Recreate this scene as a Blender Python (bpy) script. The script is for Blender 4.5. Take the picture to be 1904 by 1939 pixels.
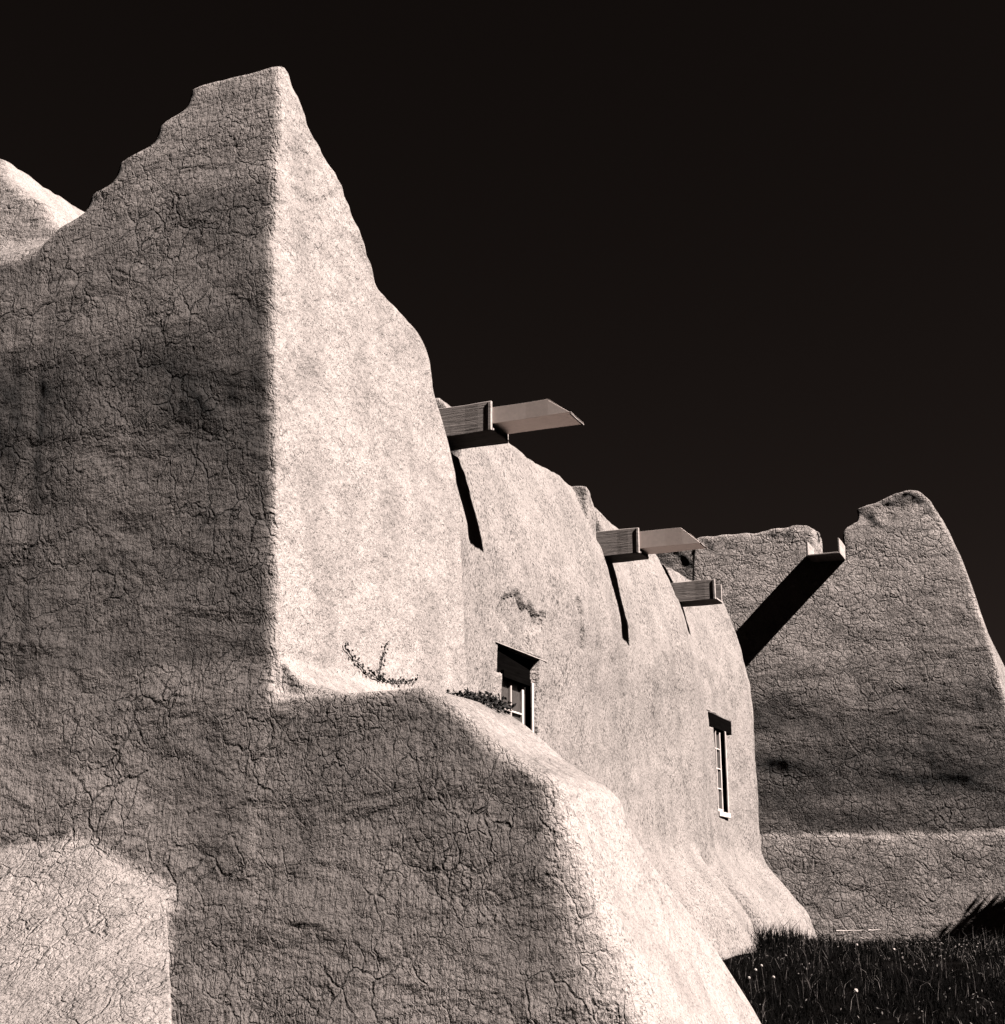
import bpy, bmesh, math, random
import numpy as np
from mathutils import Vector, Matrix

for o in list(bpy.data.objects): bpy.data.objects.remove(o)
scene = bpy.context.scene
col = scene.collection
random.seed(7); rng = np.random.default_rng(7)

# ------------------------------------------------------------ camera
cam_d = bpy.data.cameras.new('camera'); cam = bpy.data.objects.new('camera', cam_d); col.objects.link(cam)
cam.location = (0, 0, 0)
cam.rotation_euler = (math.radians(90 + 15.74), 0, math.radians(23.29))
cam_d.sensor_fit = 'HORIZONTAL'; cam_d.sensor_width = 36; cam_d.lens = 36 * 2590 / 1904
cam_d.clip_start = 0.05; cam_d.clip_end = 3000
scene.camera = cam

# ------------------------------------------------------------ light, sky, exposure
SUN = Vector((1.0, -0.095, 1.03)).normalized()
sun_d = bpy.data.lights.new('sun', 'SUN'); sun_d.energy = 5.0; sun_d.angle = math.radians(0.5); sun_d.color = (1, 0.965, 0.93)
sun = bpy.data.objects.new('sun', sun_d); col.objects.link(sun)
sun.rotation_euler = SUN.to_track_quat('Z', 'Y').to_euler(); sun.location = (12, -4, 14)

world = bpy.data.worlds.new('World'); scene.world = world; world.use_nodes = True
wn, wl = world.node_tree.nodes, world.node_tree.links
bg = wn['Background']
sky = wn.new('ShaderNodeTexSky'); sky.sky_type = 'NISHITA'; sky.sun_disc = False
sky.sun_elevation = math.asin(SUN.z); sky.sun_rotation = math.atan2(SUN.x, SUN.y)
sky.altitude = 2100; sky.dust_density = 0.3; sky.air_density = 0.8
# monochrome film behind a deep red filter: only the weak red part of the blue sky counts
sepc = wn.new('ShaderNodeSeparateColor'); comb = wn.new('ShaderNodeMix'); comb.data_type = 'RGBA'; comb.blend_type = 'MULTIPLY'
comb.inputs['Factor'].default_value = 1
comb.inputs['B'].default_value = (0.040, 0.0285, 0.0245, 1)
wl.new(sky.outputs['Color'], sepc.inputs['Color']); wl.new(sepc.outputs['Red'], comb.inputs['A'])
wl.new(comb.outputs['Result'], bg.inputs['Color']); bg.inputs['Strength'].default_value = 0.05

scene.view_settings.view_transform = 'Standard'; scene.view_settings.look = 'None'
scene.view_settings.exposure = 2.27; scene.view_settings.gamma = 1
scene.render.engine = 'CYCLES'
scene.cycles.max_bounces = 4; scene.cycles.diffuse_bounces = 0

# ------------------------------------------------------------ helpers
def link(o, parent=None):
    col.objects.link(o)
    if parent is not None:
        o.parent = parent
        if parent.get('_w') is None:
            o.matrix_parent_inverse = Matrix.Translation(parent.location).inverted()
    return o

def tag(o, label=None, cat=None, group=None, kind=None):
    if label: o['label'] = label
    if cat: o['category'] = cat
    if group: o['group'] = group
    if kind: o['kind'] = kind
    return o

def obj(name, me, mat, parent=None, smooth=False):
    me.materials.clear(); me.materials.append(mat)
    if smooth:
        me.polygons.foreach_set('use_smooth', np.ones(len(me.polygons), dtype=bool))
    o = bpy.data.objects.new(name, me)
    return link(o, parent)

def empty(name, loc):
    o = bpy.data.objects.new(name, None); o.location = loc; o.empty_display_size = 0.3
    col.objects.link(o); return o

def mesh(name, verts, faces):
    me = bpy.data.meshes.new(name); me.from_pydata([tuple(map(float, v)) for v in verts], [], faces); me.update(); return me

def hsh(ix, iy, iz, s):
    h = (ix.astype(np.int64) * 374761393 + iy.astype(np.int64) * 668265263 + iz.astype(np.int64) * 2147483647 + s * 974634777) & 0xffffffff
    h = ((h ^ (h >> 13)) * 1274126177) & 0xffffffff
    h = ((h ^ (h >> 16)) * 2246822519) & 0xffffffff
    return ((h ^ (h >> 15)) & 0xffff) / 32767.5 - 1.0

def noise(P, f, s=0):
    f = np.array(f, float) * np.ones(3)
    Q = P * f + 100.0; I = np.floor(Q); F = Q - I; F = F * F * F * (F * (F * 6 - 15) + 10)
    r = 0
    for a in (0, 1):
        for b in (0, 1):
            for c in (0, 1):
                w = (F[:, 0] if a else 1 - F[:, 0]) * (F[:, 1] if b else 1 - F[:, 1]) * (F[:, 2] if c else 1 - F[:, 2])
                r = r + w * hsh(I[:, 0] + a, I[:, 1] + b, I[:, 2] + c, s)
    return r

def sstep(a, b, x):
    t = np.clip((x - a) / (b - a), 0, 1); return t * t * (3 - 2 * t)

def loft(bm, zs, fn, n=10):
    """closed body of rounded-rectangle sections; fn(z) -> xl, xr, yf, yb, r"""
    rings = []
    for z in zs:
        xl, xr, yf, yb, r = fn(z)
        r = min(r, (xr - xl) * .49, (yb - yf) * .49)
        ring = []
        for cx, cy, a0 in ((xr - r, yb - r, 0), (xl + r, yb - r, 90), (xl + r, yf + r, 180), (xr - r, yf + r, 270)):
            for k in range(n + 1):
                a = math.radians(a0 + 90 * k / n)
                ring.append(bm.verts.new((cx + r * math.cos(a), cy + r * math.sin(a), z)))
        rings.append(ring)
    m = len(rings[0])
    for A, B in zip(rings, rings[1:]):
        for i in range(m):
            bm.faces.new((A[i], A[(i + 1) % m], B[(i + 1) % m], B[i]))
    bm.faces.new(list(reversed(rings[0]))); bm.faces.new(rings[-1])

def prism(bm, pts, axis, a, b):
    """pts in the plane normal to axis ('x': (y,z), 'y': (x,z)), extruded a..b"""
    def P(p, t): return (t, p[0], p[1]) if axis == 'x' else (p[0], t, p[1])
    A = [bm.verts.new(P(p, a)) for p in pts]; B = [bm.verts.new(P(p, b)) for p in pts]
    n = len(pts)
    fs = [bm.faces.new((A[i], A[(i + 1) % n], B[(i + 1) % n], B[i])) for i in range(n)]
    fs += [bm.faces.new(list(reversed(A))), bm.faces.new(B)]
    bmesh.ops.recalc_face_normals(bm, faces=fs)

def tab(xs, ys):
    xs = list(xs); ys = list(ys)
    if xs[0] > xs[-1]: xs.reverse(); ys.reverse()
    return lambda z: float(np.interp(z, xs, ys))

def remeshed(bm, voxel, smooth_it):
    bmesh.ops.recalc_face_normals(bm, faces=bm.faces[:])
    me = bpy.data.meshes.new('tmp'); bm.to_mesh(me); bm.free()
    o = bpy.data.objects.new('tmp', me); col.objects.link(o)
    m = o.modifiers.new('r', 'REMESH'); m.mode = 'VOXEL'; m.voxel_size = voxel; m.adaptivity = 0
    s = o.modifiers.new('s', 'SMOOTH'); s.factor = 0.5; s.iterations = smooth_it
    dg = bpy.context.evaluated_depsgraph_get(); ev = o.evaluated_get(dg)
    out = bpy.data.meshes.new_from_object(ev, depsgraph=dg)
    bpy.data.objects.remove(o); bpy.data.meshes.remove(me)
    return out

def coords(me):
    a = np.empty(len(me.vertices) * 3, np.float32); me.vertices.foreach_get('co', a); return a.reshape(-1, 3).astype(float)
def normals(me):
    a = np.empty(len(me.vertices) * 3, np.float32); me.vertices.foreach_get('normal', a); return a.reshape(-1, 3).astype(float)
def setco(me, P):
    me.vertices.foreach_set('co', P.astype(np.float32).ravel()); me.update()

# ------------------------------------------------------------ materials
def newmat(name):
    m = bpy.data.materials.new(name); m.use_nodes = True
    nt = m.node_tree; b = nt.nodes['Principled BSDF']; b.inputs['Roughness'].default_value = 0.95
    b.inputs['Specular IOR Level'].default_value = 0.15
    return m, nt.nodes, nt.links, b

class N:
    """tiny node builder"""
    def __init__(s, nodes, links): s.n, s.l = nodes, links
    def put(s, sock, v):
        if isinstance(v, bpy.types.NodeSocket): s.l.new(v, sock)
        else: sock.default_value = v
    def math(s, op, a, b=None, c=None, clamp=False):
        k = s.n.new('ShaderNodeMath'); k.operation = op; k.use_clamp = clamp; s.put(k.inputs[0], a)
        if b is not None: s.put(k.inputs[1], b)
        if c is not None: s.put(k.inputs[2], c)
        return k.outputs[0]
    def noise(s, vec, scale, detail=4, rough=.55, dist=0):
        k = s.n.new('ShaderNodeTexNoise'); s.put(k.inputs['Vector'], vec); k.inputs['Scale'].default_value = scale
        k.inputs['Detail'].default_value = detail; k.inputs['Roughness'].default_value = rough; k.inputs['Distortion'].default_value = dist
        return k
    def map(s, vec, scale=(1, 1, 1), rot=(0, 0, 0), loc=(0, 0, 0)):
        k = s.n.new('ShaderNodeMapping'); s.put(k.inputs['Vector'], vec); k.inputs['Scale'].default_value = scale
        k.inputs['Rotation'].default_value = rot; k.inputs['Location'].default_value = loc; return k.outputs[0]
    def ramp(s, v, a, b, lo=0., hi=1.):
        k = s.n.new('ShaderNodeMapRange'); s.put(k.inputs['Value'], v); k.interpolation_type = 'SMOOTHSTEP'
        k.inputs['From Min'].default_value = a; k.inputs['From Max'].default_value = b
        k.inputs['To Min'].default_value = lo; k.inputs['To Max'].default_value = hi; return k.outputs[0]
    def mixc(s, f, a, b, op='MIX'):
        k = s.n.new('ShaderNodeMix'); k.data_type = 'RGBA'; k.blend_type = op; s.put(k.inputs['Factor'], f)
        s.put(k.inputs['A'], a); s.put(k.inputs['B'], b); return k.outputs['Result']
    def vadd(s, a, b, scale=None):
        if scale is not None:
            k = s.n.new('ShaderNodeVectorMath'); k.operation = 'SCALE'; s.put(k.inputs[0], b); k.inputs['Scale'].default_value = scale; b = k.outputs[0]
        k = s.n.new('ShaderNodeVectorMath'); k.operation = 'ADD'; s.put(k.inputs[0], a); s.put(k.inputs[1], b); return k.outputs[0]
    def vor(s, vec, scale):
        k = s.n.new('ShaderNodeTexVoronoi'); k.feature = 'DISTANCE_TO_EDGE'; s.put(k.inputs['Vector'], vec); k.inputs['Scale'].default_value = scale; return k.outputs['Distance']

def C(v, t=(1.0, 0.835, 0.765)): return (v * t[0], v * t[1], v * t[2], 1)

def adobe(name, alb=0.5, crack=1.0, cell=5.0, fleck=1.0, stretch=(1, 1, 1), grain=1.0, fleckscale=(60, 60, 22), frot=(0, 0, 0), crackmask=(0.43, 0.58), hand=1.0, flank=.12, warp=1.0, cw=1.2, swell=1.35, gritscale=62, pitlev=.30):
    m, nodes, links, b = newmat(name); g = N(nodes, links)
    geo = nodes.new('ShaderNodeNewGeometry'); pos = geo.outputs['Position']
    w = g.noise(pos, 2.2, 3); w2 = g.noise(pos, 9, 3)
    p = g.vadd(g.vadd(pos, w.outputs['Color'], 0.26 * warp), w2.outputs['Color'], 0.09 * warp)
    p = g.map(p, stretch)
    big = g.noise(pos, 0.7, 2).outputs['Fac']
    v1 = g.vor(p, cell); v2 = g.vor(g.map(p, loc=(3, 7, 1)), cell * 2.3); v3 = g.vor(g.map(p, loc=(5, 2, 9)), cell * 0.45)
    wid = g.ramp(g.noise(pos, 3.1, 3).outputs['Fac'], 0.3, 0.75, 0.018 * cw, 0.085 * cw)
    c1 = g.math('DIVIDE', v1, wid, clamp=True)
    c2 = g.math('DIVIDE', v2, g.math('MULTIPLY', wid, 1.3), clamp=True)
    c3 = g.math('DIVIDE', v3, 0.022, clamp=True)
    m1 = g.ramp(g.noise(pos, 0.95, 6, .68).outputs['Fac'], crackmask[0], crackmask[1])
    m2 = g.ramp(g.noise(g.map(pos, loc=(9, 4, 2)), 1.5, 6, .68).outputs['Fac'], crackmask[0], crackmask[1] + .02)
    m3 = g.ramp(g.noise(g.map(pos, loc=(1, 14, 5)), 0.8, 3).outputs['Fac'], .45, .6)
    one = lambda c, mk: g.math('SUBTRACT', 1.0, g.math('MULTIPLY', g.math('SUBTRACT', 1.0, c), mk))
    sx = nodes.new('ShaderNodeSeparateXYZ'); links.new(geo.outputs['True Normal'], sx.inputs[0])
    troweled = g.ramp(sx.outputs['X'], .45, .85, 1.0, flank)
    m1 = g.math('MULTIPLY', m1, troweled); m2 = g.math('MULTIPLY', m2, troweled); m3 = g.math('MULTIPLY', m3, troweled)
    dep = g.ramp(g.noise(g.map(pos, loc=(2, 8, 3)), 2.7, 3).outputs['Fac'], .3, .7, .35, 1.25)
    h = g.math('MULTIPLY', g.math('MULTIPLY', one(c1, m1), dep), 0.016 * crack)
    h = g.math('ADD', h, g.math('MULTIPLY', one(c2, m2), 0.008 * crack))
    h = g.math('ADD', h, g.math('MULTIPLY', one(c3, m3), 0.008 * crack))
    # hand-plastered lumps and grit
    hf = g.math('MULTIPLY_ADD', troweled, .6, .4)
    lump = g.noise(g.map(pos, (1, 1, 1.25)), 16, 5, .62, .6).outputs['Fac']
    h = g.math('ADD', h, g.math('MULTIPLY', g.math('MULTIPLY', lump, hf), 0.034 * hand))
    mid = g.noise(g.map(pos, (1, 1, 2.0), loc=(4, 4, 4)), 1.35, 4, .5, .4).outputs['Fac']
    h = g.math('ADD', h, g.math('MULTIPLY', g.math('MULTIPLY', mid, troweled), 0.20 * swell))
    gouge = g.ramp(g.noise(g.map(pos, (30, 30, 15), loc=(0, 3, 0)), 1.0, 3, .6, .5).outputs['Fac'], .36, .50)
    h = g.math('ADD', h, g.math('MULTIPLY', g.math('MULTIPLY', gouge, hf), 0.013 * hand))
    drip = g.noise(g.map(pos, (14, 14, 2.2)), 2.4, 4, .6, .4).outputs['Fac']
    h = g.math('ADD', h, g.math('MULTIPLY', g.math('MULTIPLY', drip, hf), 0.022 * hand))
    fine = g.noise(pos, gritscale, 4, .72).outputs['Fac']
    h = g.math('ADD', h, g.math('MULTIPLY', g.math('MULTIPLY', fine, hf), 0.0085 * grain))
    # straw and pits
    fv = g.map(g.vadd(pos, w2.outputs['Color'], 0.03), fleckscale, frot)
    fl = g.noise(fv, 1.0, 3, .6).outputs['Fac']
    dens = g.ramp(g.noise(pos, 1.7, 4, .6).outputs['Fac'], .3, .7, 0.055, -0.03)
    f = g.math('SUBTRACT', fl, dens)
    pit = g.ramp(f, pitlev, pitlev + .07, 0, 1)      # 0 in a pit
    h = g.math('ADD', h, g.math('MULTIPLY', pit, 0.006 * fleck))
    bump = nodes.new('ShaderNodeBump'); bump.inputs['Strength'].default_value = 1; bump.inputs['Distance'].default_value = 1
    links.new(h, bump.inputs['Height']); links.new(bump.outputs[0], b.inputs['Normal'])
    tone = g.ramp(g.noise(g.map(pos, (1, 1, .4)), 2.6, 6, .68).outputs['Fac'], .3, .62, .76, 1.05)
    gr = g.ramp(g.noise(pos, gritscale * 1.3, 3, .85).outputs['Fac'], .28, .66, .62, 1.12)
    k = g.math('MULTIPLY', tone, gr)
    k = g.math('MULTIPLY', k, g.ramp(pit, 0, 1, 1 - 0.7 * min(fleck, 1.2), 1.0))
    crack_shade = g.math('MULTIPLY', one(g.math('DIVIDE', c1, .6, clamp=True), m1), one(g.math('DIVIDE', c3, .7, clamp=True), m3))  # paints the shade of the cracks into the base colour
    k = g.math('MULTIPLY', k, g.math('MULTIPLY_ADD', crack_shade, .28, .72))
    cc = nodes.new('ShaderNodeCombineColor')
    c = C(alb)
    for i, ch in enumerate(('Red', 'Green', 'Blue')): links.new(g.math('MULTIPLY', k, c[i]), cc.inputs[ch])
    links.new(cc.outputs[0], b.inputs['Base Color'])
    return m

M = {}
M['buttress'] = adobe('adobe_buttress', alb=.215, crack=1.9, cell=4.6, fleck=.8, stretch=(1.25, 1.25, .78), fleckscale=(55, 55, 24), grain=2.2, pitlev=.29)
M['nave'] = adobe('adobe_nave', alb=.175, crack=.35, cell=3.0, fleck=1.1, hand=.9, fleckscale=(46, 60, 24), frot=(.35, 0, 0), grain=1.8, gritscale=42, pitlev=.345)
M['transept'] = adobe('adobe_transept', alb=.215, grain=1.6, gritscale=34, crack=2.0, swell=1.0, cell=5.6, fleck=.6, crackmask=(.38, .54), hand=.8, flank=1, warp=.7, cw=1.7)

def wood(name, v=.42, grain_axis=0, tint=(1, .83, .76)):
    m, nodes, links, b = newmat(name); g = N(nodes, links)
    tc = nodes.new('ShaderNodeNewGeometry').outputs['Position']
    sc = [38, 38, 38]; sc[grain_axis] = 2.0
    n = g.noise(g.map(tc, sc), 1.0, 5, .65, .8).outputs['Fac']
    knot = g.noise(tc, 9, 2).outputs['Fac']
    k = g.math('MULTIPLY', g.ramp(n, .25, .75, .55, 1.1), g.ramp(knot, .25, .5, .75, 1))
    cc = nodes.new('ShaderNodeCombineColor'); c = C(v, tint)
    for i, ch in enumerate(('Red', 'Green', 'Blue')): links.new(g.math('MULTIPLY', k, c[i]), cc.inputs[ch])
    links.new(cc.outputs[0], b.inputs['Base Color'])
    bp = nodes.new('ShaderNodeBump'); bp.inputs['Distance'].default_value = .004; links.new(n, bp.inputs['Height']); links.new(bp.outputs[0], b.inputs['Normal'])
    b.inputs['Roughness'].default_value = .8
    return m
M['wood'] = wood('weathered_board', .30)
M['wood_y'] = wood('weathered_board_deep', .26, 1)
M['darkwood_shade'] = wood('lintel_wood_and_shade', .002, 1)  # near-black lintel wood, also used for painted shade in the window openings
M['darkwood_shade'].node_tree.nodes['Principled BSDF'].inputs['Specular IOR Level'].default_value = 0
M['paint'] = wood('old_white_paint', .36, 2)
m, nd, lk, b = newmat('galvanised_sheet'); g = N(nd, lk)
pp = nd.new('ShaderNodeNewGeometry').outputs['Position']
lk.new(g.mixc(g.noise(pp, 22, 5, .7).outputs['Fac'], C(.40), C(.6)), b.inputs['Base Color']); b.inputs['Metallic'].default_value = .7; b.inputs['Roughness'].default_value = .55
M['sheet'] = m
m, nd, lk, b = newmat('window_glass'); g = N(nd, lk)
pp = nd.new('ShaderNodeNewGeometry').outputs['Position']
lk.new(g.mixc(g.noise(pp, 30, 4, .7).outputs['Fac'], C(.015), C(.06)), b.inputs['Base Color']); b.inputs['Roughness'].default_value = .3; b.inputs['Specular IOR Level'].default_value = .5
M['glass'] = m

def plain(name, v, v2=None, scale=8, rough=.9):
    m, nodes, links, b = newmat(name); g = N(nodes, links)
    p = nodes.new('ShaderNodeNewGeometry').outputs['Position']
    links.new(g.mixc(g.ramp(g.noise(p, scale, 4, .7).outputs['Fac'], .35, .65), C(v), C(v2 or v)), b.inputs['Base Color'])
    b.inputs['Roughness'].default_value = rough
    return m
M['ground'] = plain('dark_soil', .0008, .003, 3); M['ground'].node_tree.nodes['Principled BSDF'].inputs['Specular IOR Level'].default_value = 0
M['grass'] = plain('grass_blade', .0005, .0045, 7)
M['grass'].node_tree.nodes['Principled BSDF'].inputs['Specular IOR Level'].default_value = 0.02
M['dry'] = plain('dry_stalk', .01, .11, 20)
M['puff'] = plain('seed_head', .42, .3, 60)
M['leaf'] = plain('weed_leaf', .006, .015, 30)
M['twig'] = plain('bleached_twig', .3, .4, 30)

# ------------------------------------------------------------ ground
def gz(x, y):
    return -1.55 + 0.88 * float(sstep(6.0, 20.0, y)) + 0.03 * math.sin(x * 1.3 + y * .7)
bm = bmesh.new()
xs = sorted(set([-1500, -600, -200, -80, -40] + list(np.arange(-20, 24, 0.7)) + [30, 45, 80, 200, 600, 1500]))
ys = sorted(set([-400, -100, -30, -10] + list(np.arange(-4, 40, 0.7)) + [50, 80, 150, 400, 1000, 2000]))
grid = [[bm.verts.new((x, y, gz(x, y) + (0.03 * random.uniform(-1, 1) if abs(x) < 25 and y < 40 else 0))) for y in ys] for x in xs]
for i in range(len(xs) - 1):
    for j in range(len(ys) - 1):
        bm.faces.new((grid[i][j], grid[i + 1][j], grid[i + 1][j + 1], grid[i][j + 1]))
me = bpy.data.meshes.new('ground'); bm.to_mesh(me); bm.free()
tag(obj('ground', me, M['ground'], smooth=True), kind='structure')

# ------------------------------------------------------------ the church
church = empty('adobe_church', (-5.5, 12.0, -1.2))
tag(church, 'large mud plastered adobe church with buttresses, leaning nave wall and wooden roof spouts', 'church')

# --- stepped front tower with low buttress and flared foot: one continuous mud mass
bm = bmesh.new()
yb_t = tab([6.2, 6.0, 5.88, 5.76, 5.66, 5.58, 5.45, 5.33, 5.12, 4.94, 4.80, 4.76, 4.72, 4.63, 4.51, 4.24, 4.05, 3.88, 3.6, 3.12, 1.5, -2], [7.72, 7.78, 7.86, 7.93, 7.96, 8.22, 8.5, 8.56, 8.78, 8.95, 9.02, 9.3, 9.72, 9.9, 10.0, 10.04, 10.2, 10.3, 10.46, 10.52, 10.52, 10.52])
xr_t = tab([6.2, 5.9, 5.2, 3.5, 1.45, -2], [-5.06, -5.04, -5.0, -4.92, -4.82, -4.7])
xl_t = tab([6.2, 6.0, 5.84, 5.78, 5.58, 5.52, 5.31, 5.26, 5.07, 5.02, 4.9, 4.6, -2], [-5.93, -5.93, -5.95, -6.17, -6.2, -6.5, -6.52, -6.72, -6.76, -6.95, -7.1, -7.3, -7.3])
yf_t = tab([6.2, 5.9, 5.0, 4.0, 1.5, .9, -1, -2], [7.64, 7.58, 7.475, 7.45, 7.50, 7.455, 7.27, 7.2])
zt = [-1.9 + .05 * i for i in range(int((6.06 + 1.9) / .05) + 1)]
loft(bm, zt, lambda z: (xl_t(z), xr_t(z) - .03 * float(sstep(5.7, 6.0, z)), yf_t(z), yb_t(z), .07))
# low buttress
xr_b = tab([1.24, 1.12, .85, .69, .60, .43, 0, -.42, -1, -2], [-3.72, -3.52, -3.2, -2.93, -2.84, -2.79, -2.62, -2.42, -2.12, -1.9])
yb_b = tab([1.3, .85, .66, .45, .2, -.07, -.35, -.7, -2], [8.6, 8.6, 8.6, 8.68, 8.9, 9.3, 9.6, 9.8, 10.1])
yf_b = tab([1.3, 1.2, .1, -1, -2], [7.505, 7.485, 7.34, 7.28, 7.2])
rr_b = tab([1.3, .7, 0, -1, -2], [.07, .11, .27, .45, .5])
zt = [-1.9 + .05 * i for i in range(63)] + [1.24]
loft(bm, zt, lambda z: (-6.0, xr_b(z), yf_t(z) + .003 if z < 1.1 else yf_b(z), yb_b(z), rr_b(z)))
# fillet of mud on top of the ledge, against the tower
prism(bm, [(-5.0, 1.0), (-4.35, 1.24), (-4.66, 1.33), (-4.82, 1.50), (-5.0, 1.6)], 'y', 7.56, 10.3)
# left mass with its sloping lit shoulder
yf_l = tab([7.00, 6.40, 5.51, 5.17, 4.90, 4.8, 4.0, 1.5, .9, -1, -2], [8.75, 8.6, 8.35, 8.0, 7.54, 7.473, 7.448, 7.498, 7.453, 7.268, 7.198])
xr_l = tab([7.00, 6.41, 6.10, 5.98, 5.73, 5.53, 5.17, 4.83, -2], [-9.1, -8.66, -8.30, -8.08, -7.90, -7.66, -7.2, -6.98, -6.98])
zt = [-1.9 + .05 * i for i in range(174)]
loft(bm, zt, lambda z: (-14.0, xr_l(z), yf_l(z), 11.5, .12))
# flared foot left of the buttress edge
prev = None
for i in range(48):
    z = -1.9 + .05 * i; yf = 7.52 - float(np.interp(z, [-2, -1, -.4, 0, .2, .35, .5], [3.0, 1.95, 1.08, .50, .22, .06, 0]))
    xe = -5.79 + .10 * (.4 - z)
    e = xe * yf / 7.5
    ring = [bm.verts.new(p) for p in ((-14, yf, z), (e - .75, yf - .02, z), (e - .38, yf + .03, z), (e - .14, yf + .12, z), (e, yf + .26, z), (xe, 7.6, z), (xe - .1, 8.2, z), (-14, 8.2, z))]
    if prev:
        for k in range(8): bm.faces.new((prev[k], prev[(k + 1) % 8], ring[(k + 1) % 8], ring[k]))
    else: bm.faces.new(list(reversed(ring)))
    prev = ring
bm.faces.new(prev)
# main body behind
loft(bm, [-1.9, 4.6], lambda z: (-14.0, -6.2, 8.2, 12.5, .1))
me = remeshed(bm, .024, 7)
P = coords(me)
wf = np.exp(-((P[:, 2] - .3) / .3) ** 2) * (P[:, 0] < -4.9)
P[:, 2] += wf * (.10 * noise(P, (1.1, .3, .3), 61) + .05 * noise(P, (4, .5, .5), 62))
setco(me, P); Nn = normals(me)
front = np.clip(-Nn[:, 1], 0, 1); side = np.clip(Nn[:, 0], 0, 1)
d = .034 * noise(P, (.55, .55, .7), 1) + .005 * noise(P, (1.5, 1.5, 2.0), 2) + (1 - .8 * front) * (.006 * noise(P, (3.6, 3.6, 4.2), 3) + .003 * noise(P, 9, 4) + .0015 * noise(P, 19, 5))
crease = np.exp(-((P[:, 0] + 6.98) / .05) ** 2) * front * (P[:, 2] < 5.3) * (P[:, 2] > .6)
d = d * (.32 + .68 * front) - .002 * crease
# rough ends of courses low down
d += (.020 * noise(P, 4.5, 9) + .010 * noise(P, 13, 10)) * sstep(4.6, 5.2, P[:, 2]) * (1 - front)
setco(me, P + Nn * d[:, None])
tower = obj('front_buttress', me, M['buttress'], church, True)
tag(tower, 'tall stepped buttress with dark front, sunlit side and low flared foot')

# --- long nave wall
Z_ = [-2, -1.3, -.67, 0, .45, .76, 1.2, 2, 3.0, 3.4, 3.9, 4.2, 4.5, 4.9, 5.05]
X_ = [-4.45, -4.6, -4.80, -5.05, -5.18, -5.24, -5.27, -5.28, -5.28, -5.31, -5.42, -5.5, -5.59, -5.74, -5.84]
xn = tab(Z_, X_)
def prof(z0, z1, xb, step=.06):
    n = max(2, int((z1 - z0) / step)); zz = [z0 + (z1 - z0) * i / n for i in range(n + 1)]
    return [(xn(z), z) for z in zz] + [(xb, z1), (xb, z0)]
bm = bmesh.new()
prism(bm, prof(-1.9, 4.31, -6.9), 'y', 10.0, 24.2)
for y0, y1 in ((10.0, 11.28), (11.98, 15.72), (16.52, 19.22), (19.92, 24.2)):
    prism(bm, prof(4.2, 5.03, -6.35), 'y', y0, y1)
prism(bm, [(15.6, 4.25), (15.6, 5.0), (15.8, 4.86), (15.93, 4.62), (15.98, 4.25)], 'x', -6.3, -5.56)
prism(bm, [(11.2, 4.25), (11.2, 4.95), (11.36, 4.78), (11.38, 4.25)], 'x', -6.3, -5.6)
me = remeshed(bm, .03, 7)
P = coords(me)
y, z = P[:, 1], P[:, 2]
frontw = sstep(-6.3, -5.85, P[:, 0])
off = .035 * np.exp(-((y - 18.95) / .45) ** 2) * sstep(4.9, 4.2, z) * sstep(.4, 1.8, z) - .05 * np.exp(-((y - 20.0) / .25) ** 2)
off += .13 * sstep(21.2, 22.35, y) - .42 * sstep(22.4, 22.95, y)
off += .05 * np.sin(y * 1.35 + .8)
low = sstep(.75, -.35, z)
off += low * (.42 * sstep(15.5, 18.5, y) - .80 * sstep(18.7, 19.05, y) + .74 * sstep(19.12, 19.75, y) + .06 * sstep(20.6, 21.8, y))
P[:, 0] += off * frontw
setco(me, P); Nn = normals(me)
d = .040 * noise(P, (.5, .5, .6), 11) + .018 * noise(P, (1.6, 1.6, 1.2), 12) + .008 * noise(P, 4.5, 13) + .005 * noise(P, 11, 14)
edge = sstep(4.4, 4.9, z)
d += .016 * noise(P, 6.5, 15) * edge
# two places where plaster has fallen away above the first window
def patch(cy, cz, ry, rz, s):
    r = np.sqrt(((P[:, 1] - cy) / ry) ** 2 + ((P[:, 2] - cz) / rz) ** 2) + .35 * noise(P, 4.5, s) + .2 * noise(P, 11, s + 1)
    return sstep(1.02, .93, r)
d -= .05 * patch(12.75, 2.78, .45, .22, 21) * frontw
d -= .04 * patch(14.35, 3.0, .16, .3, 24) * frontw
d -= .022 * patch(17.9, 3.1, .1, .12, 27) * frontw
setco(me, P + Nn * d[:, None])
# window openings
PW = P + Nn * d[:, None]; sel = (Nn[:, 0] > .4) & (PW[:, 0] > -6.1); PW = PW[sel]
def wall_x(y, z):
    r = (PW[:, 1] - y) ** 2 + (PW[:, 2] - z) ** 2
    return float(PW[np.argsort(r)[:12], 0].mean())
def cutter():
    bm = bmesh.new()
    for w in WIN:
        l0, l1, a, b = w['lin']
        prism(bm, [(w['y0'], w['z0']), (w['y1'], w['z0']), (w['y1'], a), (l1, a), (l1, b), (l0, b), (l0, a), (w['y0'], a)], 'x', -5.62, -4.2)
    bmesh.ops.triangulate(bm, faces=bm.faces[:])
    m_ = bpy.data.meshes.new('cut'); bm.to_mesh(m_); bm.free(); return m_
WIN = [dict(y0=12.42, y1=13.22, z0=.98, z1=2.16, rows=3, lin=(12.30, 13.24, 2.14, 2.42), low=.05, drip=(12.24, 13.42, 2.425, -.02)),
       dict(y0=20.36, y1=21.04, z0=1.16, z1=2.485, rows=4, lin=(20.18, 21.5, 2.47, 2.69), low=.05, proud=.07, drip=(20.12, 20.6, 2.715, .0))]
tmp = bpy.data.objects.new('tmp', me); col.objects.link(tmp)
co = bpy.data.objects.new('cutter', cutter()); col.objects.link(co)
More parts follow.
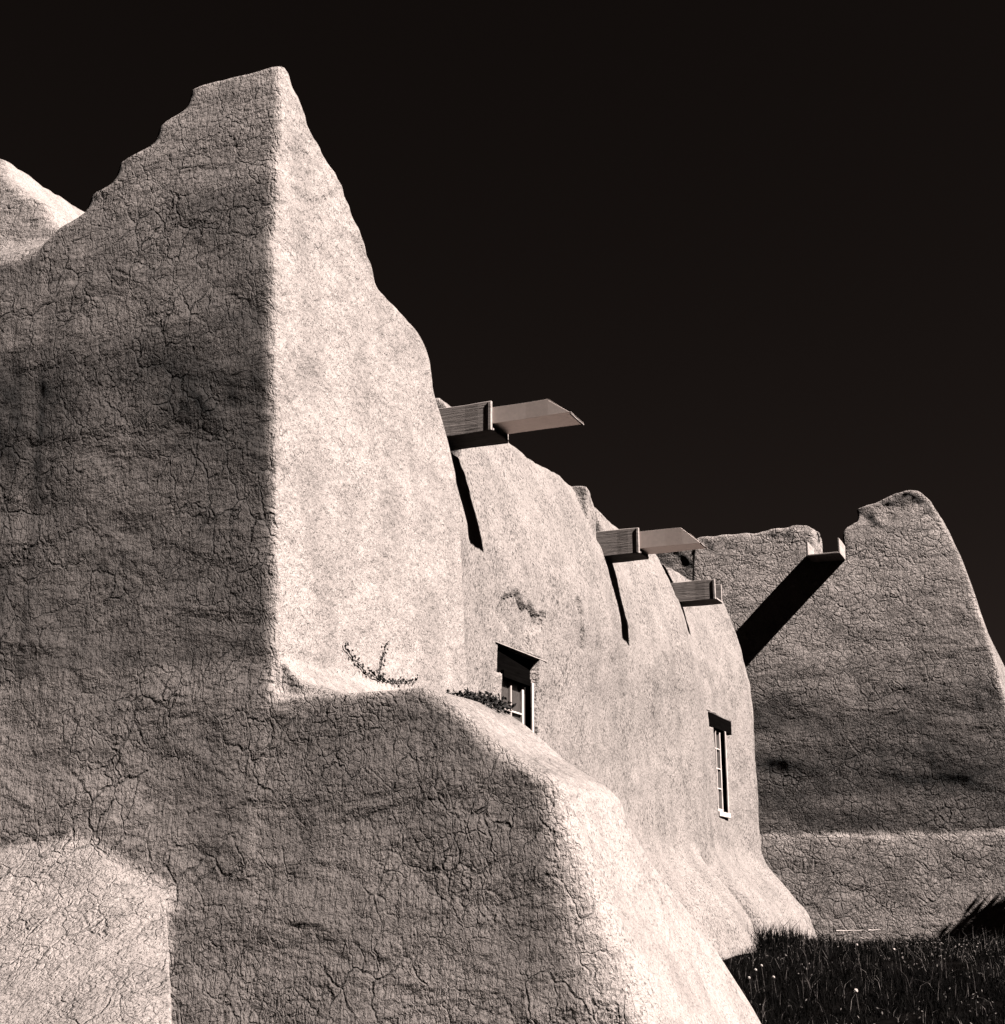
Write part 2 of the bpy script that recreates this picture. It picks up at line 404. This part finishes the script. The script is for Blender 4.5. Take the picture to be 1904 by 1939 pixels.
bmod = tmp.modifiers.new('b', 'BOOLEAN'); bmod.object = co; bmod.operation = 'DIFFERENCE'
try: bmod.solver = 'MANIFOLD'
except Exception: bmod.solver = 'FAST'
dg = bpy.context.evaluated_depsgraph_get()
me2 = bpy.data.meshes.new_from_object(tmp.evaluated_get(dg), depsgraph=dg)
print('nave verts', len(me.vertices), len(me2.vertices))
bpy.data.objects.remove(tmp); bpy.data.objects.remove(co)
nave = obj('nave_wall', me2, M['nave'], church, True)
tag(nave, 'long sunlit nave wall leaning back towards its notched parapet')

# --- transept wall at the far end
bm = bmesh.new()
top = [(-6.42, -1.9), (-6.42, 6.33), (-6.3, 6.38), (-5.2, 6.36), (-4.34, 6.42), (-4.20, 6.34), (-4.18, 5.72), (-3.70, 5.72), (-3.72, 6.2), (-3.62, 6.32), (-3.42, 6.36), (-3.47, 6.62), (-3.1, 6.70), (-2.75, 6.85), (-2.38, 6.86), (-2.18, 6.62), (-2.0, 6.2), (-1.78, 5.6), (-1.62, 4.95), (-1.42, 4.0), (-1.25, 3.0), (-1.1, 2.0), (-1.0, .9), (-.85, .3), (-.7, -.6), (-.6, -1.9)]
prism(bm, list(reversed(top)), 'y', 23.35, 24.6)
body = [(-6.42, -1.9), (-6.42, 5.5), (-2.3, 5.5), (-1.5, 4.4), (-1.1, 2.0), (-.9, .5), (-.6, -1.9)]
prism(bm, list(reversed(body)), 'y', 24.3, 33)
prism(bm, [(-12, -1.9), (-6.3, -1.9), (-6.3, 6.5), (-12, 6.5)], 'y', 24.7, 25.4)
# foot bench along the bottom
def bench(z):
    yf = 23.315 - float(np.interp(z, [-2, -.7, -.2, .3, .6, .74, .95], [.60, .18, .10, .06, .045, .03, 0]))
    return (-6.0, xrb(z), yf, 24.2, .08)
xrb = tab([1, .3, -.6, -2], [-1.02, -.85, -.6, -.4])
loft(bm, [-1.9 + .06 * i for i in range(48)], bench)
me = remeshed(bm, .036, 5)
P = coords(me); z = P[:, 2]
fw = sstep(24.3, 23.7, P[:, 1])
gy = np.interp(z, [-2, .9, 1.6, 2.4, 3.0, 3.4, 3.9, 4.5, 5.0, 6.6], [0, .06, .045, .015, -.002, -.003, .025, .10, .175, .49])
P[:, 1] += gy * fw
P[:, 2] += (.11 * noise(P, (.9, .2, .2), 41) + .05 * noise(P, (3.5, .2, .2), 42) + .03 * (P[:, 0] + 4)) * np.exp(-((z - .7) / .4) ** 2)
setco(me, P); Nn = normals(me)
d = .022 * noise(P, (.6, .6, .8), 31) + .006 * noise(P, (1.0, 1.0, 2.1), 32) + .001 * noise(P, (2.6, 2.6, 4.2), 33) + .001 * noise(P, 7.5, 34)
d += .02 * noise(P, 5.5, 35) * sstep(5.7, 6.3, z)
lowz = sstep(3.4, 2.6, z) * sstep(.6, 1.2, z)
d += lowz * (.005 * noise(P, (1.4, 1.4, 3.0), 36))
setco(me, P + Nn * d[:, None])
tr = obj('transept_wall', me, M['transept'], church, True)
tag(tr, 'cracked transept wall facing the grass, notched around its spout')

# --- wooden roof spouts
def board_mesh(name, x0, x1, y0, y1, z0, z1, bevel=.004, jag=0.0, slant=0.0, axis='x'):
    """a plank with slightly worn edges; slant cuts its outer end on a diagonal"""
    bm = bmesh.new(); n = 9
    rows = []
    for i in range(n + 1):
        t = i / n; w = [(y0, z0), (y1, z0), (y1, z1), (y0, z1)]
        ring = []
        for (yy, zz) in w:
            tx = x0 + (x1 - x0) * t
            if i == n:
                tx -= slant * (zz - z0) / max(z1 - z0, 1e-4); tx += random.uniform(-jag, jag)
            ring.append((tx, yy + .0015 * math.sin(i * 2.1), zz + .003 * math.sin(i * 1.3 + yy * 9)))
        rows.append(ring)
    V = []
    for r in rows:
        V.append([bm.verts.new(p if axis == 'x' else (p[1], -p[0], p[2])) for p in r])
    for A, B in zip(V, V[1:]):
        for k in range(4): bm.faces.new((A[k], A[(k + 1) % 4], B[(k + 1) % 4], B[k]))
    bm.faces.new(V[0]); bm.faces.new(list(reversed(V[-1])))
    bmesh.ops.recalc_face_normals(bm, faces=bm.faces[:])
    sharp = [e for e in bm.edges if len(e.link_faces) == 2 and e.calc_face_angle(0) > 1.0]
    bmesh.ops.bevel(bm, geom=sharp, offset=bevel, segments=1, affect='EDGES')
    me = bpy.data.meshes.new(name); bm.to_mesh(me); bm.free(); return me

def spout(label, y0, w, zb, h, xin, xtip, liner=None, axis='x', mat='wood', farshort=0):
    r = bpy.data.objects.new('roof_spout', None); link(r, church); r['label'] = label; r['_w'] = 1
    def part(name, me, mt):
        me.materials.append(M[mt]); o = bpy.data.objects.new(name, me); col.objects.link(o); o.parent = r
        return o
    t = .028
    part('side_board', board_mesh('side_board', xin, xtip, y0, y0 + t, zb, zb + h, axis=axis), mat)
    part('side_board', board_mesh('side_board', xin, xtip - farshort, y0 + w - t, y0 + w, zb, zb + h * (.93 if farshort else 1), axis=axis), mat)
    part('bottom_board', board_mesh('bottom_board', xin, xtip + .012, y0 + t + .001, y0 + w - t - .001, zb + .002, zb + t, axis=axis), mat)
    # nailed batten at the outer edge of the near side
    part('end_batten', board_mesh('end_batten', xtip - .035, xtip - .006, y0 - .006, y0 - .0012, zb + .004, zb + h - .004, bevel=.002, axis=axis), mat)
    if liner:
        zl, hl, xl, sl = liner; s = .004; yy0 = y0 + t + .006; yy1 = y0 + w - t - .006
        part('metal_liner', board_mesh('metal_liner', xin + .05, xl, yy0, yy0 + s, zl, zl + hl, bevel=.001, slant=sl), 'sheet')
        part('metal_liner', board_mesh('metal_liner', xin + .05, xl, yy1 - s, yy1, zl, zl + hl, bevel=.001, slant=sl), 'sheet')
        part('liner_floor', board_mesh('liner_floor', xin + .05, xl, yy0 + s + .001, yy1 - s - .001, zl, zl + s, bevel=.001, jag=.02), 'sheet')
        part('folded_edge', board_mesh('folded_edge', xl - .012, xl + .006, yy0 + .03, yy1 + .012, zl - .008, zl + .014, bevel=.002, jag=.012), 'paint')
    return r
spout('nearest roof spout with a long metal liner', 11.41, .43, 4.335, .30, -6.3, -5.03, liner=(4.415, .165, -4.235, .24))
spout('middle roof spout with a chipped metal liner', 15.98, .40, 4.165, .33, -6.3, -5.01, liner=(4.225, .22, -4.23, .24))
spout('short far roof spout without a liner', 19.33, .40, 4.225, .30, -6.3, -4.91, farshort=.0)
# the transept spout runs towards the viewer
r4 = spout('roof spout in the transept notch facing the grass', -4.235, .565, 5.665, .27, -24.3, -23.12, axis='y', mat='wood_y')

# --- windows
def bx(name, x0, x1, y0, y1, z0, z1, bevel=.004):
    bm = bmesh.new(); prism(bm, [(y0, z0), (y1, z0), (y1, z1), (y0, z1)], 'x', x0, x1)
    bmesh.ops.bevel(bm, geom=bm.edges[:], offset=bevel, segments=1, affect='EDGES')
    me = bpy.data.meshes.new(name); bm.to_mesh(me); bm.free(); return me
def joinm(name, ms):
    bm = bmesh.new()
    for m_ in ms: bm.from_mesh(m_)
    me = bpy.data.meshes.new(name); bm.to_mesh(me); bm.free(); return me
for w, lab in zip(WIN, ('sash window half hidden behind the ledge', 'tall narrow sash window near the transept')):
    r = bpy.data.objects.new('window', None); link(r, church); r['label'] = lab; r['_w'] = 1
    def part(name, me, mt):
        me.materials.append(M[mt]); o = bpy.data.objects.new(name, me); col.objects.link(o); o.parent = r; return o
    y0, y1, z0, z1 = w['y0'], w['y1'], w['z0'], w['z1']
    wx = wall_x((y0 + y1) / 2, (z0 + z1) / 2); xf = wx - .05; e = .003
    part('jamb', bx('jamb', xf - .06, xf + .01, y0 + e, y0 + .022, z0 + e, z1 - e), 'paint')
    part('jamb', bx('jamb', wx - .014, wx + .006, y1 - .05, y1 - e, z0 + e, z1 - e), 'paint')
    l0, l1, lz0, lz1 = w['lin']
    lx = wall_x((l0 + l1) / 2, (lz0 + lz1) / 2)
    part('lintel', joinm('lintel', [bx('lintel', lx - .2, lx - .05 + w.get('proud', 0), l0 + .004, l1 - .004, lz0 + .01, lz1 - .004), bx('lintel', lx - .19, lx - .012, y0 + .034, y1 - .054, z1 - w['low'], lz0 + .05)]), 'darkwood_shade')  # the narrow lower box stands in for the shadow below the lintel
    part('jamb', bx('jamb', xf - .06, wx - .016, y1 - .04, y1 - e, z0 + .08, z1 - e), 'darkwood_shade')  # near-black box painting the shade of the reveal behind the casing
    a0, a1, b0, b1 = y0 + .035, y1 - .19, z0 + .13, z1 - .0
    mid = (a0 + a1) / 2
    bars = [bx('f', xf - .05, xf, a0 - .012, a0 + .006, z0 + .08, b1), bx('f', xf - .05, xf, a1, a1 + .05, z0 + .08, b1), bx('f', xf - .05, xf, mid - .012, mid + .012, b0, b1),
            bx('f', xf - .052, xf + .003, a0 - .012, a1 + .045, z0 + .08, b0)]
    for k in range(1, w['rows']):
        zz = b0 + (b1 - b0) * k / w['rows']; bars.append(bx('f', xf - .045, xf - .002, a0, a1, zz - .011, zz + .011))
    part('sash', joinm('sash', bars), 'paint')
    part('glass', bx('glass', xf - .046, xf - .030, y0 + .02, y1 - .03, z0 + .04, z1 - .01, .001), 'glass')
    part('sill', bx('sill', xf - .06, wx + .03, y0 + .004, y1 - .004, z0 + .002, z0 + .075), 'paint')
    d0, d1, dz, dt = w['drip']
    me = bx('drip_board', lx - .12, lx + .012, d0, d1, dz, dz + .011, .002)
    Q = coords(me); Q[:, 2] += (Q[:, 1] - d0) * dt
    Q[:, 0] += np.where(Q[:, 1] > (d0 + d1) / 2, wall_x(d1, dz + (d1 - d0) * dt) - lx, wall_x(d0, dz) - lx); setco(me, Q)
    part('drip_board', me, 'wood_y')

# ------------------------------------------------------------ weeds on the ledge
def leafquad(V, F, c, dirv, L, W):
    dirv = Vector(dirv).normalized(); up = Vector((random.uniform(-1, 1), random.uniform(-1, 1), random.uniform(-1, 1))).normalized()
    s = dirv.cross(up).normalized() * W; c = Vector(c); n = len(V)
    nrm = s.cross(dirv).normalized() * W * .3
    V += [c, c + dirv * L * .5 + s + nrm, c + dirv * L, c + dirv * L * .5 - s + nrm]; F.append((n, n + 1, n + 2, n + 3))
def tube(V, F, pts, r, k=5):
    pts = [Vector(p) for p in pts]; base = len(V)
    for i, p in enumerate(pts):
        d = (pts[min(i + 1, len(pts) - 1)] - pts[max(i - 1, 0)]).normalized()
        a = d.orthogonal().normalized(); b_ = d.cross(a)
        rr = r * (1 - .6 * i / max(1, len(pts) - 1))
        for j in range(k):
            t = 2 * math.pi * j / k; V.append(p + a * rr * math.cos(t) + b_ * rr * math.sin(t))
    for i in range(len(pts) - 1):
        for j in range(k):
            F.append((base + i * k + j, base + i * k + (j + 1) % k, base + (i + 1) * k + (j + 1) % k, base + (i + 1) * k + j))
def creeper(name, loc, paths, dens, leafL, label, spread=.02):
    r = empty(name, loc); tag(r, label, 'weed')
    V, F, LV, LF = [], [], [], []
    for pts in paths:
        pts = [Vector(p) for p in pts]; fine = []
        for a, b_ in zip(pts, pts[1:]):
            n = max(2, int((b_ - a).length / .03))
            for i in range(n): fine.append(a.lerp(b_, i / n) + Vector((random.gauss(0, .004), random.gauss(0, .004), random.gauss(0, .004))))
        fine.append(pts[-1]); tube(V, F, fine, .004)
        for p in fine:
            for _ in range(dens):
                o_ = Vector((random.gauss(0, spread), random.gauss(0, spread), abs(random.gauss(0, spread))))
                leafquad(LV, LF, p + o_, (random.gauss(0, 1), random.gauss(0, 1), random.gauss(.2, .8)), leafL * random.uniform(.6, 1.3), leafL * .3)
    o = obj('stem', mesh('stem', V, F), M['leaf'], r); o2 = obj('leaves', mesh('leaves', LV, LF), M['leaf'], r)
    return r
from mathutils.bvhtree import BVHTree
tv = coords(tower.data); BV = BVHTree.FromPolygons([tuple(v) for v in tv], [tuple(p.vertices) for p in tower.data.polygons])
def on_side(y, z, o=.012):
    h = BV.ray_cast(Vector((-2, y, z)), Vector((-1, 0, 0))); return (h[0].x + o, y, z) if h[0] else (-4.8, y, z)
def on_top(x, y, o=.01):
    h = BV.ray_cast(Vector((x, y, 4)), Vector((0, 0, -1))); return (x, y, h[0].z + o) if h[0] else (x, y, 1)
creeper('trailing_weed', on_side(8.4, 1.6), [[on_side(*q) for q in ((8.36, 1.71), (8.5, 1.64), (8.65, 1.58), (8.82, 1.55), (9.0, 1.555), (9.2, 1.57), (9.42, 1.61), (9.5, 1.63))],
        [on_side(*q) for q in ((8.88, 1.56), (8.90, 1.66), (8.95, 1.74), (9.0, 1.83))]], 4, .030,
        'thin dark weed sprig sprawled along the foot of the sunlit buttress side', .012)
yl = [8.30, 8.32, 8.34, 8.36, 8.38, 8.38, 8.38]
xl = [-4.06, -3.98, -3.91, -3.84, -3.77, -3.69, -3.60]
creeper('leafy_weed', on_top(-3.6, 8.3), [[on_top(x, y, .02) for x, y in zip(xl, yl)], [on_top(x, y + .09, .03) for x, y in zip(xl[1:], yl)], [on_top(x, y - .12, .01) for x, y in zip(xl[2:], yl)]], 15, .036,
        'bushy dark leafy weed growing on the crest of the low buttress ledge', .022)

# ------------------------------------------------------------ grass
gx, gy_ = [], []
def blades(n, x0, x1, y0, y1, h0, h1, w, seed):
    r = np.random.default_rng(seed)
    x = r.uniform(x0, x1, n); y = r.uniform(y0, y1, n)
    z = -1.55 + .88 * sstep(6, 20, y) + .03 * np.sin(x * 1.3 + y * .7) - .03
    clump = noise(np.stack([x, y, y * 0], 1), 1.6, 77) * .5 + noise(np.stack([x, y, y * 0], 1), 5, 78) * .3 + .95
    h = r.uniform(h0, h1, n) * clump; a = r.uniform(0, 2 * np.pi, n); lean = r.normal(0, .7, n)
    ww = w * r.uniform(.6, 1.4, n); b_ = r.uniform(0, 2 * np.pi, n)
    dx, dy = np.cos(a) * ww, np.sin(a) * ww
    lx, ly = np.cos(b_) * lean * h, np.sin(b_) * lean * h
    V = np.empty((n, 5, 3))
    V[:, 0] = np.stack([x - dx, y - dy, z], 1); V[:, 1] = np.stack([x + dx, y + dy, z], 1)
    V[:, 2] = np.stack([x + dx * .7 + lx * .35, y + dy * .7 + ly * .35, z + h * .6], 1)
    V[:, 3] = np.stack([x - dx * .7 + lx * .35, y - dy * .7 + ly * .35, z + h * .6], 1)
    V[:, 4] = np.stack([x + lx, y + ly, z + h * (1 - .2 * np.abs(lean))], 1)
    return V.reshape(-1, 3), n
def grass_obj(specs, name, mat, label):
    Vs = []; tot = 0
    for s in specs:
        v, n = blades(*s); Vs.append(v); tot += n
    V = np.concatenate(Vs)
    me = bpy.data.meshes.new(name); me.vertices.add(len(V)); me.vertices.foreach_set('co', V.astype(np.float32).ravel())
    base = np.arange(tot) * 5
    quads = np.stack([base, base + 1, base + 2, base + 3], 1); tris = np.stack([base + 3, base + 2, base + 4], 1)
    loops = np.concatenate([quads, tris], 1).ravel()
    starts = np.stack([np.arange(tot) * 7, np.arange(tot) * 7 + 4], 1).ravel()
    me.loops.add(len(loops)); me.loops.foreach_set('vertex_index', loops.astype(np.int32))
    me.polygons.add(len(starts)); me.polygons.foreach_set('loop_start', starts.astype(np.int32))
    me.update(calc_edges=True); me.validate()
    tag(obj(name, me, mat), label, kind='stuff')
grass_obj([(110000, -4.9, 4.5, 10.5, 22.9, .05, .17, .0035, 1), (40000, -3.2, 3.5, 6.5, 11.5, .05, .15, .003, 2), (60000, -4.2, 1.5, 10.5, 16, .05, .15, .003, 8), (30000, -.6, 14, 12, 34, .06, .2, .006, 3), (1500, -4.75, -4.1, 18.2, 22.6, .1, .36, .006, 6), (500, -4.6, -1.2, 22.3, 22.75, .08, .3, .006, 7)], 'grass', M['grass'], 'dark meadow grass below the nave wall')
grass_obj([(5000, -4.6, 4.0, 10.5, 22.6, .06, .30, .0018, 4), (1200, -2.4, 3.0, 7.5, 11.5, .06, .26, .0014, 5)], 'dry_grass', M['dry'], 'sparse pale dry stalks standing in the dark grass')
rl = np.random.default_rng(31); n = 9000
lx = rl.uniform(-4.6, 4.2, n); ly = 10.5 + 12.4 * rl.random(n) ** 1.1
cl = noise(np.stack([lx, ly, ly * 0], 1), 1.3, 91) + .5 * noise(np.stack([lx, ly, ly * 0], 1), 4.5, 92); k = cl > .12; lx, ly = lx[k], ly[k]; n = len(lx)
lz = -1.55 + .88 * sstep(6, 20, ly) + rl.uniform(.0, .13, n)
cc_ = np.stack([lx, ly, lz], 1); a1 = rl.normal(0, 1, (n, 3)); a1 /= np.linalg.norm(a1, axis=1)[:, None]; a2 = np.cross(a1, rl.normal(0, 1, (n, 3))); a2 /= np.linalg.norm(a2, axis=1)[:, None]
L_ = rl.uniform(.008, .02, n)[:, None]
V = np.stack([cc_ - a1 * L_, cc_ + a2 * L_ * .45, cc_ + a1 * L_, cc_ - a2 * L_ * .45], 1).reshape(-1, 3)
tag(obj('ground_weeds', mesh('ground_weeds', V, [(4 * i, 4 * i + 1, 4 * i + 2, 4 * i + 3) for i in range(n)]), M['dry']), 'low leafy weeds scattered through the grass', kind='stuff')
# taller tuft against the flared nave foot
# ------------------------------------------------------------ seed heads and fallen sticks
def ground_z(x, y): return -1.55 + .88 * float(sstep(6, 20, y))
FL = [(-3.51, 15.1, 'pale dandelion clock, highest of the four beside the low buttress toe'), (-3.50, 14.78, 'pale dandelion clock second from the top beside the low buttress toe'),
      (-3.44, 14.23, 'pale dandelion clock nearest the toe of the low buttress'), (-3.21, 14.31, 'pale dandelion clock on a long stem, rightmost of the four by the buttress toe'),
      (-2.29, 13.6, 'largest pale dandelion clock alone at the lower edge of the grass'), (-2.36, 16.74, 'small pale dandelion clock far right in the middle of the grass'),
      (-2.85, 17.21, 'small pale dandelion clock beside the nearer fallen stick')]
for i, (x, y, lab) in enumerate(FL):
    g0 = ground_z(x, y); r = empty('dandelion', (x, y, g0)); tag(r, lab, 'flower', 'dandelion clocks in the grass')
    h = .22; top = Vector((x, y, g0 + h)); V, F = [], []
    tube(V, F, [(x + .02, y + .01, g0), (x + .012, y, g0 + h * .5), top], .003)
    obj('stem', mesh('stem', V, F), M['dry'], r)
    V, F = [], []; R0 = .014 if i != 4 else .02
    for k in range(150):
        d = Vector((random.gauss(0, 1), random.gauss(0, 1), random.gauss(0, 1))).normalized()
        a = d.orthogonal().normalized(); b_ = d.cross(a); p = top + d * R0; n = len(V); q = R0 * .22
        V += [top + d * R0 * .3, p + a * q, p + b_ * q, p - a * q, p - b_ * q]; F += [(n + 1, n + 2, n + 3, n + 4), (n, n + 1, n + 3)]
    obj('seed_head', mesh('seed_head', V, F), M['puff'], r)
for (a, b_, lab) in (((-4.0, 22.35), (-3.62, 22.45), 'pale straight stick lying in the grass nearer the transept foot, long one'), ((-3.60, 22.9), (-3.42, 22.95), 'short pale stick lying close under the transept foot'), ((-3.08, 18.85), (-2.93, 18.8), 'short pale stick lying out in the open grass beside a dandelion')):
    A = Vector((*a, ground_z(*a) + .17)); B = Vector((*b_, ground_z(*b_) + .18)); V, F = [], []
    pts = [A.lerp(B, t / 6) + Vector((0, 0, .004 * math.sin(t * 2))) for t in range(7)]
    tube(V, F, pts, .011, 7); n = len(V); F += [tuple(range(6, -1, -1)), tuple(range(n - 7, n))]
    tag(obj('fallen_stick', mesh('fallen_stick', V, F), M['twig']), lab, 'stick', 'fallen sticks in the grass')
# ------------------------------------------------------------ unseen bush added off the transept corner to shade the foot of the wall
r = empty('shade_shrub', (.7, 22.8, ground_z(.7, 22.8))); tag(r, 'dense dark bush added out of view to shade the transept foot', 'shade_shrub')
V, F = [], []
for k in range(7):
    a = k * .9; tube(V, F, [(.7, 22.8, -.7), (.7 + .12 * math.cos(a), 22.8 + .1 * math.sin(a), .5), (.7 + .4 * math.cos(a), 22.8 + .3 * math.sin(a), 1.2), (.7 + .5 * math.cos(a), 22.8 + .35 * math.sin(a), 1.7)], .02)
obj('trunk', mesh('trunk', V, F), M['leaf'], r)
V, F = [], []
for k in range(9000):
    d = Vector((random.gauss(0, 1), random.gauss(0, 1), random.gauss(0, 1))).normalized() * random.random() ** .45
    c = Vector((.75 + d.x * .95, 22.8 + d.y * .4, 1.45 + d.z * 1.15))
    if math.sin(c.x * 7 + 1) * math.sin(c.z * 6) * math.sin(c.y * 8 + 2) > .35: continue
    leafquad(V, F, c, (random.gauss(0, 1), random.gauss(0, 1), random.gauss(0, 1)), .10, .03)
obj('crown', mesh('crown', V, F), M['leaf'], r)
